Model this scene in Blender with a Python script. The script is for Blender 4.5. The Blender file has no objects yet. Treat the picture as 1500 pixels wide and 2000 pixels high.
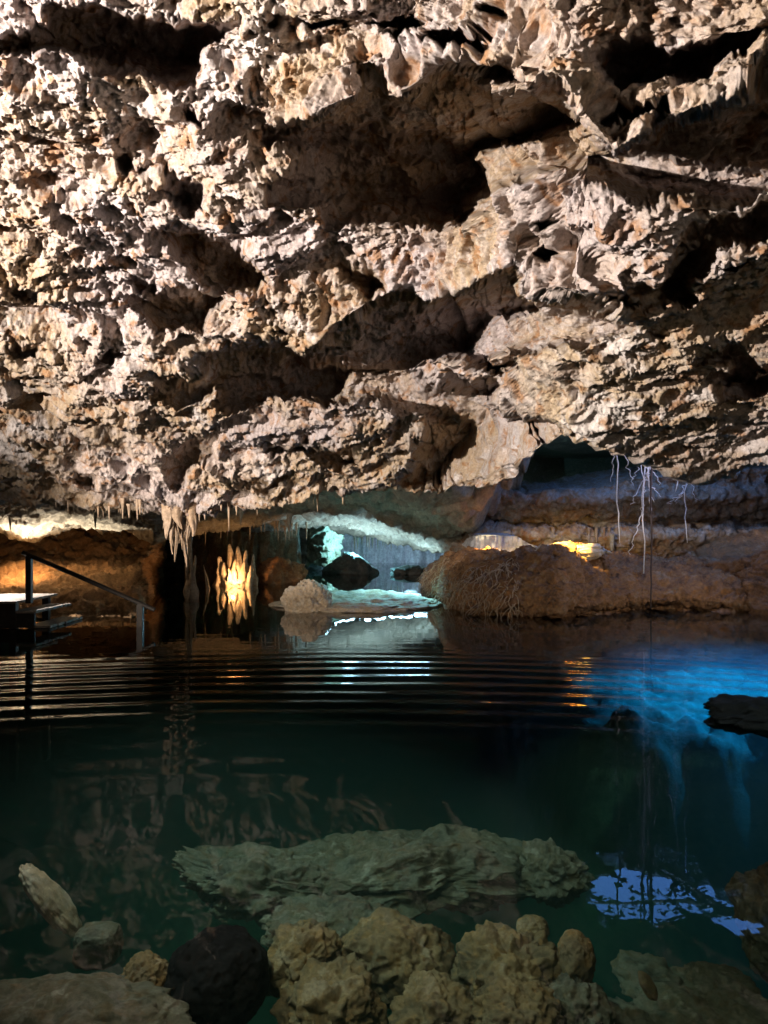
import bpy, bmesh, math, random
import numpy as np

# ------------------------------------------------------------------ camera, sky, lamps, exposure
S = bpy.context.scene
COL = S.collection
F, HZ, EYE = 1455.0, 1040.0, 2.0          # focal length and horizon row in photo pixels (1500 x 2000); eye height over the water
rad = math.radians
rng = np.random.default_rng(7)
random.seed(7)

def at(px, py, d):
    return ((px - 750.0) / F * d, d, EYE + (HZ - py) / F * d)

cam = bpy.data.cameras.new("camera"); cam_o = bpy.data.objects.new("camera", cam); COL.objects.link(cam_o)
cam.sensor_fit = 'VERTICAL'; cam.sensor_height = 24.0; cam.lens = F / 2000.0 * 24.0
cam.shift_y = (HZ - 1000.0) / 2000.0
cam.clip_start = 0.05; cam.clip_end = 500
cam_o.location = (0, 0, EYE); cam_o.rotation_euler = (rad(90), 0, 0)
S.camera = cam_o
S.view_settings.view_transform = 'Standard'; S.view_settings.look = 'None'
S.view_settings.exposure = 4.0; S.view_settings.gamma = 1.0
try:
    S.cycles.max_bounces = 8; S.cycles.diffuse_bounces = 3; S.cycles.glossy_bounces = 3
    S.cycles.transparent_max_bounces = 10; S.cycles.use_denoising = True
    S.cycles.sample_clamp_indirect = 4.0
except Exception:
    pass

w = bpy.data.worlds.new("World"); S.world = w; w.use_nodes = True
nt = w.node_tree
sky = nt.nodes.new('ShaderNodeTexSky'); sky.sky_type = 'NISHITA'; sky.sun_disc = False
sky.sun_elevation = rad(60); sky.ozone_density = 3.0; sky.dust_density = 0.3; sky.sun_rotation = rad(200)
wb = nt.nodes.new('ShaderNodeMix'); wb.data_type = 'RGBA'; wb.blend_type = 'MULTIPLY'; wb.inputs[0].default_value = 1.0
wb.inputs[7].default_value = (0.42, 0.74, 1.2, 1)      # the picture is balanced for the warm lamps, so daylight reads blue
nt.links.new(sky.outputs[0], wb.inputs[6]); nt.links.new(wb.outputs[2], nt.nodes['Background'].inputs[0])
nt.nodes['Background'].inputs[1].default_value = 0.15

def lamp(kind, name, loc, energy, color, target=None, size=0.05, angle=100, blend=0.6):
    l = bpy.data.lights.new(name, kind); l.energy = energy; l.color = color; l.shadow_soft_size = size
    o = bpy.data.objects.new(name, l); COL.objects.link(o); o.location = loc
    if kind == 'SPOT':
        l.spot_size = rad(angle); l.spot_blend = blend
        from mathutils import Vector
        o.rotation_euler = (Vector(target) - Vector(loc)).to_track_quat('-Z', 'Y').to_euler()
    return o

KEY = np.array([-8.0, 1.0, 3.3])
lamp('SPOT', 'floodlight', KEY, 850, (1.0, 0.89, 0.80), target=(1.5, 9.0, 4.3), size=0.035, angle=95, blend=0.8)
lamp('POINT', 'camera_fill_lamp', (3.0, -3.0, 2.9), 15, (1.0, 0.86, 0.70), size=0.15)  # added fill, no such lamp seen; lifts the bank and middle zone
lamp('SPOT', 'rock_fill_lamp', (-1.3, 1.7, 4.1), 13, (1.0, 0.90, 0.66), target=(0.7, 4.3, -0.6), size=0.2, angle=60, blend=1.0)  # added to light the submerged rocks, from no known source
lamp('SPOT', 'pool_fill_lamp', (-3.3, 5.0, 3.9), 30, (0.80, 1.0, 0.88), target=(2.6, 8.2, -2.0), size=0.05, angle=115, blend=1.0)  # added fill that brightens the deep water to teal
lamp('SPOT', 'pool_fill_lamp', (4.5, 5.2, 3.2), 15, (0.80, 1.0, 0.88), target=(1.6, 8.8, -2.0), size=0.05, angle=85, blend=1.0)  # added fill for the dark wedge beside the blue water
lamp('SPOT', 'far_bank_fill_lamp', (8.9, 14.4, 1.75), 22, (1.0, 0.86, 0.70), target=(0.5, 25.0, 1.4), size=0.08, angle=100, blend=0.7)  # added out of view to brighten the far walls and bank
lamp('SPOT', 'far_bank_fill_lamp', (-6.6, 9.2, 1.25), 92, (1.0, 0.84, 0.68), target=(4.5, 24.0, 1.5), size=0.08, angle=72, blend=0.7)  # another added fill, for bank and middle ceiling from the opposite side
lamp('SPOT', 'arch_fill_lamp', at(690, 1120, 29.0), 44, (0.50, 0.84, 1.0), target=at(690, 900, 30.0), size=0, angle=135, blend=0.5)  # added uplight, brightens the arch for the ripple reflections
lamp('SPOT', 'arch_fill_lamp', at(800, 1118, 27.5), 22, (0.50, 0.84, 1.0), target=at(800, 900, 28.5), size=0, angle=135, blend=0.5)  # weaker added uplight, also for the ripple stripes
lamp('SPOT', 'alcove_lamp', at(50, 1100, 21.9), 40, (1.0, 0.88, 0.70), target=at(60, 960, 21.9), size=0, angle=135, blend=0.4)
lamp('SPOT', 'alcove_lamp', at(190, 1098, 21.9), 14, (1.0, 0.88, 0.70), target=at(190, 960, 21.9), size=0, angle=125, blend=0.4)
lamp('SPOT', 'step_lamp', at(-40, 1062, 17.0), 70, (1.0, 0.94, 0.90), target=at(20, 1170, 16.3), size=0, angle=100)
lamp('POINT', 'wall_lamp', at(40, 1090, 22.3), 6.5, (1.0, 0.56, 0.24), size=0)
lamp('POINT', 'candle_lamp', at(455, 1126, 27.3), 6, (1.0, 0.52, 0.21), size=0.04)
lamp('POINT', 'cyan_lamp', at(700, 1064, 37.0), 55, (0.25, 0.80, 1.0), size=0)
lamp('SPOT', 'slab_fill_lamp', at(800, 1046, 22.5), 46, (0.28, 0.80, 1.0), target=at(740, 1180, 21.0), size=0, angle=110, blend=0.7)  # added to light the stand-in slab cyan
lamp('POINT', 'chamber_lamp_and_fill', at(800, 1070, 44.0), 26, (0.50, 0.68, 1.0), size=0)
lamp('SPOT', 'chamber_lamp_and_fill', at(640, 1020, 44.5), 2200, (0.42, 0.80, 1.0), target=at(640, 950, 49.0), size=0, angle=78, blend=0.3)  # added out of sight, brightens the upper wall for ripple reflections
lamp('SPOT', 'chamber_lamp_and_fill', at(800, 1020, 44.5), 2200, (0.42, 0.80, 1.0), target=at(800, 950, 49.0), size=0, angle=78, blend=0.3)  # same added fill, farther along the wall
lamp('SPOT', 'blue_lamp', (6.5, 11.7, 2.6), 330, (0.004, 0.27, 1.0), target=(6.1, 11.8, -1), size=0.03, angle=90, blend=0.6)
lamp('SPOT', 'bank_lamp', at(1112, 1040, 18.9), 36, (1.0, 0.62, 0.12), target=at(1112, 1080, 19.8), size=0, angle=85)
lamp('SPOT', 'bank_lamp', at(965, 1040, 20.2), 28, (1.0, 0.48, 0.12), target=at(965, 1085, 20.6), size=0, angle=100)
lamp('SPOT', 'curtain_lamp', at(950, 1026, 22.2), 1.3, (1.0, 0.78, 0.38), target=at(950, 1075, 22.5), size=0, angle=110)
lamp('POINT', 'root_fill_lamp', (7.1, 17.3, 4.3), 9, (0.55, 0.60, 1.0), size=0)  # added lamp in place of daylight, brightens the hanging roots

# ------------------------------------------------------------------ noise
_perm = np.arange(256); np.random.default_rng(3).shuffle(_perm)
_perm = np.concatenate([_perm, _perm, _perm]).astype(np.int32)
_g = np.random.default_rng(5).normal(size=(256, 3)).astype(np.float32)
_g /= np.linalg.norm(_g, axis=1, keepdims=True)

def perlin(P):
    P = np.asarray(P, np.float32); sh = P.shape[:-1]; P = P.reshape(-1, 3)
    out = np.empty(len(P), np.float32)
    for s in range(0, len(P), 200000):
        Q = P[s:s + 200000]
        I = np.floor(Q).astype(np.int32); f = Q - I; I &= 255
        u = f * f * f * (f * (f * 6 - 15) + 10)
        r = 0
        for dx in (0, 1):
            wx = u[:, 0] if dx else 1 - u[:, 0]
            hx = _perm[I[:, 0] + dx]
            for dy in (0, 1):
                wy = u[:, 1] if dy else 1 - u[:, 1]
                hy = _perm[hx + I[:, 1] + dy]
                for dz in (0, 1):
                    wz = u[:, 2] if dz else 1 - u[:, 2]
                    g = _g[_perm[hy + I[:, 2] + dz]]
                    r = r + wx * wy * wz * (g[:, 0] * (f[:, 0] - dx) + g[:, 1] * (f[:, 1] - dy) + g[:, 2] * (f[:, 2] - dz))
        out[s:s + 200000] = r
    return out.reshape(sh) * 1.5

def fbm(P, o=4, lac=2.07, gain=0.5):
    P = np.asarray(P, np.float32); r = 0; a = 1.0
    for k in range(o):
        r = r + a * perlin(P + 17.3 * k); P = P * lac; a *= gain
    return r

def ridged(P, o=3, gain=0.5):
    P = np.asarray(P, np.float32); r = 0; a = 1.0
    for k in range(o):
        r = r + a * (1 - 2 * np.abs(perlin(P + 9.1 * k))); P = P * 2.1; a *= gain
    return r

def worley(P):
    P = np.asarray(P, np.float32); sh = P.shape[:-1]; P = P.reshape(-1, 3)
    out = np.empty(len(P), np.float32)
    for s in range(0, len(P), 200000):
        Q = P[s:s + 200000]; I = np.floor(Q).astype(np.int32); f = Q - I
        best = np.full(len(Q), 9.0, np.float32)
        for dx in (-1, 0, 1):
            for dy in (-1, 0, 1):
                for dz in (-1, 0, 1):
                    h = _perm[_perm[_perm[(I[:, 0] + dx) & 255] + ((I[:, 1] + dy) & 255)] + ((I[:, 2] + dz) & 255)]
                    c = _g[h] * 0.42 + 0.5
                    d = (c[:, 0] + dx - f[:, 0]) ** 2 + (c[:, 1] + dy - f[:, 1]) ** 2 + (c[:, 2] + dz - f[:, 2]) ** 2
                    best = np.minimum(best, d)
        out[s:s + 200000] = np.sqrt(best)
    return out.reshape(sh)

def warp(P, s, a, o=2):
    P = np.asarray(P, np.float32)
    return P + a * np.stack([fbm(P * s, o), fbm(P * s + 31.7, o), fbm(P * s + 71.3, o)], -1)

def smooth(a, b, x):
    t = np.clip((x - a) / (b - a), 0, 1); return t * t * (3 - 2 * t)

# ------------------------------------------------------------------ mesh helpers
def mesh_from(name, V, quads=None, tris=None, sm=True):
    me = bpy.data.meshes.new(name)
    V = np.ascontiguousarray(V, np.float32).reshape(-1, 3)
    me.vertices.add(len(V)); me.vertices.foreach_set('co', V.ravel())
    parts = [(q, k) for q, k in ((quads, 4), (tris, 3)) if q is not None and len(q)]
    loops = np.concatenate([np.asarray(q, np.int32).ravel() for q, k in parts])
    cnt = np.concatenate([np.full(len(q), k, np.int32) for q, k in parts])
    me.loops.add(len(loops)); me.loops.foreach_set('vertex_index', loops)
    me.polygons.add(len(cnt))
    st = np.zeros(len(cnt), np.int32); st[1:] = np.cumsum(cnt)[:-1]
    me.polygons.foreach_set('loop_start', st)
    me.polygons.foreach_set('use_smooth', np.full(len(cnt), sm))
    me.update(calc_edges=True); me.validate()
    return me

def link(name, me, mat, parent=None, base=None, **tags):
    if base is not None:
        n = len(me.vertices); a = np.empty(n * 3, np.float32); me.vertices.foreach_get('co', a)
        a = a.reshape(-1, 3) - np.asarray(base, np.float32); me.vertices.foreach_set('co', a.ravel()); me.update()
    o = bpy.data.objects.new(name, me); COL.objects.link(o)
    if base is not None: o.location = base
    if mat is not None: me.materials.append(mat)
    if parent is not None: o.parent = parent
    for k, v in tags.items(): o[k] = v
    return o

def empty(name, loc, **tags):
    o = bpy.data.objects.new(name, None); COL.objects.link(o); o.location = loc; o.empty_display_size = 0.1
    for k, v in tags.items(): o[k] = v
    return o

def grid_quads(n, m):
    i = np.arange(n * m).reshape(n, m)
    return np.stack([i[:-1, :-1], i[1:, :-1], i[1:, 1:], i[:-1, 1:]], -1).reshape(-1, 4)

def grid_normals(P):
    du = np.gradient(P, axis=1); dv = np.gradient(P, axis=0)
    n = np.cross(du, dv); n /= np.linalg.norm(n, axis=-1, keepdims=True) + 1e-9
    return n

def toward(n, P, eye=(0, 0, EYE)):
    s = np.sign(((np.asarray(eye) - P) * n).sum(-1, keepdims=True)); s[s == 0] = 1
    return n * s

def blur(A, k):
    for ax in (0, 1):
        p = np.pad(A, [(k, k) if i == ax else (0, 0) for i in range(A.ndim)], mode='edge')
        c = np.cumsum(p, axis=ax); c = np.concatenate([np.zeros_like(np.take(c, [0], ax)), c], ax)
        n = A.shape[ax]
        A = (np.take(c, range(2 * k + 1, 2 * k + 1 + n), ax) - np.take(c, range(0, n), ax)) / (2 * k + 1)
    return A

def tube(pts, r, sides=8):
    pts = np.asarray(pts, float); n = len(pts); r = np.broadcast_to(r, (n,))
    t = np.gradient(pts, axis=0); t /= np.linalg.norm(t, axis=1, keepdims=True) + 1e-9
    up = np.array([0.3, 0.9, 0.31]); a = np.cross(t, up); a /= np.linalg.norm(a, axis=1, keepdims=True) + 1e-9
    b = np.cross(t, a); ph = np.linspace(0, 2 * np.pi, sides, endpoint=False)
    V = pts[:, None] + r[:, None, None] * (np.cos(ph)[None, :, None] * a[:, None] + np.sin(ph)[None, :, None] * b[:, None])
    V = V.reshape(-1, 3); q = []
    for i in range(n - 1):
        for j in range(sides):
            k = (j + 1) % sides
            q.append((i * sides + j, i * sides + k, (i + 1) * sides + k, (i + 1) * sides + j))
    V = np.concatenate([V, pts[:1], pts[-1:]]); c0, c1 = n * sides, n * sides + 1
    tr = [(c0, (j + 1) % sides, j) for j in range(sides)] + [(c1, (n - 1) * sides + j, (n - 1) * sides + (j + 1) % sides) for j in range(sides)]
    return V, np.array(q), np.array(tr)

class MB:
    def __init__(s): s.V = []; s.Q = []; s.T = []; s.n = 0
    def add(s, V, q=None, t=None):
        s.V.append(np.asarray(V, float).reshape(-1, 3))
        if q is not None and len(q): s.Q.append(np.asarray(q) + s.n)
        if t is not None and len(t): s.T.append(np.asarray(t) + s.n)
        s.n += len(s.V[-1])
    def mesh(s, name, sm=True):
        return mesh_from(name, np.concatenate(s.V), np.concatenate(s.Q) if s.Q else None, np.concatenate(s.T) if s.T else None, sm)

_ico = {}
def ico(sub):
    if sub not in _ico:
        bm = bmesh.new(); bmesh.ops.create_icosphere(bm, subdivisions=sub, radius=1)
        V = np.array([v.co[:] for v in bm.verts]); T = np.array([[v.index for v in f.verts] for f in bm.faces]); bm.free()
        _ico[sub] = (V, T)
    return _ico[sub]

def boulder(name, mat, c, r, seed=0, sub=5, rough=1.0, rot=0, shape=None, pits=0.5, boxy=0.0, det=2.3, **tags):
    V, T = ico(sub); V = V.copy(); N = V.copy()
    if boxy:
        V = np.sign(V) * np.abs(V) ** (1 - boxy); V /= np.abs(V).max()
    m = float(np.mean(r)); o = seed * 13.7
    amp = 0.26 * rough
    d = amp * fbm(N * 1.3 + o, 3) + 0.10 * rough * ridged(N * 2.6 + o, 3) - 0.05
    d = d + 0.035 * rough * fbm(N * 9 + o, 3)
    if pits: d = d - pits * 0.16 * smooth(0.34, 0.12, worley(warp(N, 2, .15) * 3.2 + o))
    P = (V + N * d[:, None]) * np.asarray(r)
    if det:
        k = det / m; P = P + N * (rock_disp(P * k + o) / k * 0.8 * min(rough, 1))[:, None]
    if shape: P = shape(P)
    ca, sa = math.cos(rot), math.sin(rot)
    P = np.stack([P[:, 0] * ca - P[:, 2] * sa, P[:, 1], P[:, 0] * sa + P[:, 2] * ca], -1)
    return link(name, mesh_from(name, P, None, T), mat, base=None, **tags) if c is None else _place(name, P, T, mat, c, tags)

def _place(name, P, T, mat, c, tags):
    o = link(name, mesh_from(name, P, None, T), mat, **tags); o.location = c; return o

# ------------------------------------------------------------------ materials
def rock(name, cols, scale=0.8, bump=0.5, bscale=14.0, rough=0.9, stain=None, wet=False, tint=None):
    m = bpy.data.materials.new(name); m.use_nodes = True; nt = m.node_tree; N = nt.nodes; L = nt.links
    b = N['Principled BSDF']; b.inputs['Roughness'].default_value = rough
    b.inputs['Specular IOR Level'].default_value = 0.5 if wet else 0.2
    g = N.new('ShaderNodeNewGeometry')
    n1 = N.new('ShaderNodeTexNoise'); n1.inputs['Scale'].default_value = scale; n1.inputs['Detail'].default_value = 9; n1.inputs['Roughness'].default_value = 0.68
    n1.inputs['Distortion'].default_value = 0.6
    L.new(g.outputs['Position'], n1.inputs['Vector'])
    cr = N.new('ShaderNodeValToRGB'); e = cr.color_ramp.elements
    pos = np.linspace(0.32, 0.68, len(cols))
    e[0].position = pos[0]; e[0].color = (*cols[0], 1); e[1].position = pos[-1]; e[1].color = (*cols[-1], 1)
    for p, c in list(zip(pos, cols))[1:-1]:
        k = e.new(float(p)); k.color = (*c, 1)
    L.new(n1.outputs[0], cr.inputs[0]); out = cr.outputs[0]
    if tint:
        n4 = N.new('ShaderNodeTexNoise'); n4.inputs['Scale'].default_value = 0.42; n4.inputs['Detail'].default_value = 5
        L.new(g.outputs['Position'], n4.inputs['Vector'])
        m4 = N.new('ShaderNodeMapRange'); m4.inputs[1].default_value = 0.44; m4.inputs[2].default_value = 0.60; m4.inputs[4].default_value = 0.75
        L.new(n4.outputs[0], m4.inputs[0])
        x4 = N.new('ShaderNodeMix'); x4.data_type = 'RGBA'; x4.inputs[7].default_value = (*tint, 1)
        L.new(m4.outputs[0], x4.inputs[0]); L.new(out, x4.inputs[6]); out = x4.outputs[2]
    if stain:
        n2 = N.new('ShaderNodeTexNoise'); n2.inputs['Scale'].default_value = scale * 3.1; n2.inputs['Detail'].default_value = 6
        n2.inputs['Distortion'].default_value = 1.0
        L.new(g.outputs['Position'], n2.inputs['Vector'])
        mr = N.new('ShaderNodeMapRange'); mr.inputs[1].default_value = 0.53; mr.inputs[2].default_value = 0.66; mr.inputs[4].default_value = 0.8
        L.new(n2.outputs[0], mr.inputs[0])
        mx = N.new('ShaderNodeMix'); mx.data_type = 'RGBA'; mx.inputs[7].default_value = (*stain, 1)
        L.new(mr.outputs[0], mx.inputs[0]); L.new(out, mx.inputs[6]); out = mx.outputs[2]
    n5 = N.new('ShaderNodeTexNoise'); n5.inputs['Scale'].default_value = bscale * 0.8; n5.inputs['Detail'].default_value = 7; n5.inputs['Roughness'].default_value = 0.75
    L.new(g.outputs['Position'], n5.inputs['Vector'])
    m5 = N.new('ShaderNodeMapRange'); m5.inputs[1].default_value = 0.3; m5.inputs[2].default_value = 0.7; m5.inputs[3].default_value = 0.55; m5.inputs[4].default_value = 1.3
    L.new(n5.outputs[0], m5.inputs[0])
    h5 = N.new('ShaderNodeVectorMath'); h5.operation = 'SCALE'; L.new(out, h5.inputs[0]); L.new(m5.outputs[0], h5.inputs['Scale']); out = h5.outputs[0]
    L.new(out, b.inputs['Base Color'])
    n3 = N.new('ShaderNodeTexNoise'); n3.inputs['Scale'].default_value = bscale; n3.inputs['Detail'].default_value = 8; n3.inputs['Roughness'].default_value = 0.7
    L.new(g.outputs['Position'], n3.inputs['Vector'])
    bp = N.new('ShaderNodeBump'); bp.inputs['Strength'].default_value = bump; bp.inputs['Distance'].default_value = 0.6 / bscale
    L.new(n3.outputs[0], bp.inputs['Height']); L.new(bp.outputs[0], b.inputs['Normal'])
    return m

M_CEIL = rock('limestone', [(0.24, 0.17, 0.12), (0.42, 0.35, 0.29), (0.38, 0.28, 0.18), (0.48, 0.42, 0.38), (0.58, 0.53, 0.50)], 1.3, 1.0, 34, stain=(0.30, 0.15, 0.06), tint=(0.44, 0.385, 0.39))
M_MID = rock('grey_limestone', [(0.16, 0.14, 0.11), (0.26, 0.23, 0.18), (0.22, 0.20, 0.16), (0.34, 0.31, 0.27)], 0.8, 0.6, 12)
M_WALL = rock('ochre_limestone', [(0.22, 0.12, 0.06), (0.36, 0.21, 0.10), (0.30, 0.17, 0.08), (0.42, 0.28, 0.15)], 0.9, 0.6, 10)
M_BACK = rock('banded_limestone', [(0.14, 0.12, 0.10), (0.24, 0.21, 0.18), (0.20, 0.13, 0.08), (0.30, 0.28, 0.26)], 0.9, 0.7, 12, stain=(0.20, 0.09, 0.035))
M_BANK = rock('red_clay_rock', [(0.07, 0.04, 0.025), (0.20, 0.11, 0.06), (0.26, 0.14, 0.065), (0.30, 0.22, 0.15)], 2.2, 1.0, 16, stain=(0.30, 0.14, 0.05))
M_FLOW = rock('flowstone', [(0.22, 0.18, 0.13), (0.34, 0.28, 0.21), (0.28, 0.20, 0.13), (0.40, 0.34, 0.27)], 1.5, 0.5, 14)
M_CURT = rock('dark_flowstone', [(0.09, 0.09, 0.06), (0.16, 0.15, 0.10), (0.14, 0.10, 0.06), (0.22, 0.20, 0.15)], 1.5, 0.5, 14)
M_TAN = rock('tan_stalactite_stone', [(0.36, 0.27, 0.19), (0.46, 0.35, 0.26), (0.40, 0.28, 0.18), (0.52, 0.42, 0.33)], 1.5, 0.5, 14)
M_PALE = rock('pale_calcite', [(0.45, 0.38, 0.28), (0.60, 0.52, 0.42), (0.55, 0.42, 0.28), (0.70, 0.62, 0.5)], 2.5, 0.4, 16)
M_FAR = rock('blue_grey_calcite', [(0.30, 0.31, 0.33), (0.45, 0.45, 0.46), (0.36, 0.36, 0.37), (0.55, 0.55, 0.55)], 0.8, 0.5, 8)
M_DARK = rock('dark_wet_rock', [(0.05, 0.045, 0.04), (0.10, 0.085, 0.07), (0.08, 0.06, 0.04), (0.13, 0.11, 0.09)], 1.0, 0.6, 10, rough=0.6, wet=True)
M_BLACK = rock('black_stone', [(0.004, 0.006, 0.008), (0.010, 0.011, 0.012), (0.006, 0.007, 0.009), (0.02, 0.02, 0.02)], 2.0, 0.3, 16)  # near-black stone colour
M_BED = rock('silty_bed', [(0.10, 0.10, 0.08), (0.18, 0.17, 0.12), (0.14, 0.13, 0.09), (0.24, 0.22, 0.17)], 1.1, 0.6, 10)
M_SUB = rock('brown_boulder_stone', [(0.07, 0.055, 0.035), (0.20, 0.165, 0.105), (0.27, 0.20, 0.105), (0.38, 0.33, 0.24)], 3.6, 0.55, 34, stain=(0.32, 0.21, 0.09))
M_SUBG = rock('grey_green_stone', [(0.06, 0.06, 0.05), (0.19, 0.19, 0.155), (0.14, 0.13, 0.09), (0.36, 0.36, 0.31)], 3.4, 0.6, 30, stain=(0.16, 0.12, 0.07))

def plain(name, col, rough=0.6, bump=0.0, bscale=40, metal=0.0):
    m = rock(name, [tuple(c * 0.75 for c in col), col, tuple(min(1, c * 1.2) for c in col)], 6.0, bump, bscale, rough)
    m.node_tree.nodes['Principled BSDF'].inputs['Metallic'].default_value = metal
    return m
M_WOOD = plain('weathered_wood', (0.22, 0.19, 0.16), 0.7, 0.4, 30)
M_RAIL = plain('backlit_dark_wood', (0.03, 0.025, 0.022), 0.45, 0.2, 30)  # backlit silhouette of rail, piles and fascia put into a near-black colour
M_ROOT = plain('pale_root', (0.62, 0.60, 0.62), 0.8, 0.3, 60)
M_ROOTB = plain('brown_root', (0.40, 0.30, 0.20), 0.85, 0.3, 60)
M_ROOTD = plain('dark_root', (0.07, 0.05, 0.045), 0.85, 0.3, 60)
M_LEAF = plain('leaf', (0.06, 0.11, 0.03), 0.6)

m = bpy.data.materials.new('water'); m.use_nodes = True; nt = m.node_tree
nt.nodes.remove(nt.nodes['Principled BSDF']); out = nt.nodes['Material Output']
fr = nt.nodes.new('ShaderNodeFresnel'); fr.inputs[0].default_value = 1.33
tr = nt.nodes.new('ShaderNodeBsdfTransparent'); gl = nt.nodes.new('ShaderNodeBsdfGlossy'); gl.inputs['Roughness'].default_value = 0.0
mix = nt.nodes.new('ShaderNodeMixShader')
pw = nt.nodes.new('ShaderNodeFloatCurve'); cv = pw.mapping.curves[0]
for x_, y_ in ((0.10, 0.032), (0.20, 0.036), (0.32, 0.22), (0.5, 0.58)): cv.points.new(x_, y_)
pw.mapping.update()
nt.links.new(fr.outputs[0], pw.inputs['Value']); nt.links.new(pw.outputs[0], mix.inputs[0]); nt.links.new(tr.outputs[0], mix.inputs[1]); nt.links.new(gl.outputs[0], mix.inputs[2])
va = nt.nodes.new('ShaderNodeVolumeAbsorption'); va.inputs[0].default_value = (0.26, 0.72, 0.62, 1); va.inputs[1].default_value = 0.42
nt.links.new(mix.outputs[0], out.inputs['Surface']); vs = nt.nodes.new('ShaderNodeVolumeScatter'); vs.inputs[0].default_value = (0.50, 0.82, 0.74, 1); vs.inputs[1].default_value = 0.05
ad = nt.nodes.new('ShaderNodeAddShader'); nt.links.new(va.outputs[0], ad.inputs[0]); nt.links.new(vs.outputs[0], ad.inputs[1])
nt.links.new(ad.outputs[0], out.inputs['Volume'])
M_WATER = m

# ------------------------------------------------------------------ front ceiling
lip_x = [-450, 0, 150, 250, 330, 420, 520, 570, 620, 700, 760, 800, 860, 940, 1000, 1015, 1050, 1100, 1130, 1170, 1240, 1270, 1310, 1340, 1400, 1450, 1500, 1950]
lip_y = [960, 972, 985, 1000, 1005, 990, 985, 975, 962, 965, 948, 955, 955, 950, 935, 905, 875, 850, 845, 862, 885, 897, 912, 932, 945, 925, 905, 900]
def lip(px): return np.interp(px, lip_x, lip_y)

def depth_front(px, py):
    c = (HZ - py) / F
    dl = 6.11 / (c + 0.396); dr = 5.0 / (c + 0.52)
    s = smooth(780, 1150, px)
    d = dl * (1 - s) + dr * s
    # ledges that hang forward over the big hollows
    for xs, ys, h, amp in LEDGES:
        y = np.interp(px, xs, ys); t = np.clip((py - (y - h)) / h, 0, 1)
        d = d - amp * t ** 1.6 * smooth(0, 14, y + 6 - py) * smooth(xs[0] - 20, xs[0] + 120, px)* smooth(xs[-1] + 20, xs[-1] - 100, px)
    return d
LEDGES = [([520, 700, 790, 870, 1010, 1030, 1140, 1200, 1280, 1360, 1440, 1600, 1900], [265, 190, 185, 130, 140, 180, 225, 297, 250, 215, 200, 160, 150], 150, 0.75),
          ([400, 530, 590, 640, 690, 765, 830, 910, 1005, 1032, 1130, 1190, 1240], [680, 690, 690, 652, 622, 572, 590, 560, 515, 576, 575, 620, 632], 110, 0.55)]

DARK = [
    [(690, 125), (700, 190), (600, 240), (515, 250), (510, 266), (560, 276), (600, 290), (550, 330), (530, 352), (520, 368), (620, 380), (640, 440), (700, 425), (760, 430), (810, 440), (930, 435), (965, 405), (975, 375), (985, 356), (1050, 355), (1120, 375), (1250, 385), (1400, 370), (1700, 385), (1700, 120), (1500, 135), (1440, 200), (1360, 215), (1340, 228), (1280, 232), (1265, 285), (1200, 300), (1178, 290), (1140, 225), (1150, 197), (1095, 182), (1030, 180), (955, 165), (1020, 150), (1010, 95), (870, 118), (830, 150), (790, 185), (750, 165), (740, 130)],
    [(95, 12), (170, 5), (300, 28), (440, 42), (470, 30), (450, 60), (400, 100), (395, 140), (350, 155), (250, 148), (190, 150), (185, 120), (150, 95), (95, 80)],
    [(1165, 110), (1260, 75), (1310, 100), (1500, 60), (1600, 60), (1600, 90), (1490, 100), (1330, 170), (1240, 185), (1160, 170)],
    [(330, 345), (395, 345), (410, 385), (380, 395), (385, 420), (350, 400), (325, 375)],
    [(300, 440), (360, 430), (480, 500), (520, 535), (450, 560), (410, 570), (330, 500)],
    [(1260, 560), (1330, 450), (1460, 400), (1520, 400), (1500, 445), (1400, 470), (1380, 500), (1330, 540), (1365, 585), (1250, 592)],
    [(1005, 515), (1015, 532), (1032, 576), (1060, 586), (1130, 575), (1175, 596), (1190, 620), (1238, 630), (1200, 662), (1120, 682), (1010, 682), (950, 686), (990, 702), (1012, 722), (970, 737), (935, 711), (870, 681), (850, 702), (830, 703), (790, 732), (850, 742), (856, 792), (750, 787), (700, 770), (640, 776), (540, 786), (500, 806), (440, 801), (418, 780), (430, 745), (400, 690), (430, 678), (500, 660), (530, 692), (590, 690), (640, 652), (690, 622), (720, 592), (765, 572), (830, 590), (910, 560), (960, 540)],
    [(850, 742), (970, 742), (985, 800), (1060, 812), (1118, 842), (1090, 852), (1050, 872), (1008, 905), (985, 912), (950, 935), (880, 948), (790, 952), (802, 920), (800, 862), (835, 838), (828, 815), (760, 790)],
    [(340, 862), (400, 850), (412, 890), (370, 907), (355, 962), (325, 946), (335, 900)],
    [(612, 872), (690, 868), (705, 905), (660, 912), (620, 905)],
    [(255, 602), (330, 570), (445, 560), (400, 640), (300, 642)],
    [(280, 762), (330, 730), (350, 755), (400, 715), (380, 690), (430, 680), (420, 745), (350, 790)],
    [(20, 545), (70, 560), (80, 590), (55, 600), (30, 570)],
    [(0, 660), (50, 665), (75, 690), (30, 690)],
    [(130, 925), (180, 920), (190, 945), (150, 950)],
    [(1380, 725), (1440, 712), (1450, 735), (1400, 748)],
    [(460, 930), (540, 925), (560, 945), (480, 950)],
    [(640, 520), (720, 530), (760, 555), (710, 590), (690, 560)],
]

def inpoly(px, py, poly):
    r = np.zeros(px.shape, bool); n = len(poly)
    for i in range(n):
        x0, y0 = poly[i]; x1, y1 = poly[(i + 1) % n]
        c = ((y0 > py) != (y1 > py))
        if y1 != y0: r ^= c & (px < (x1 - x0) * (py - y0) / (y1 - y0) + x0)
    return r

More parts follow.
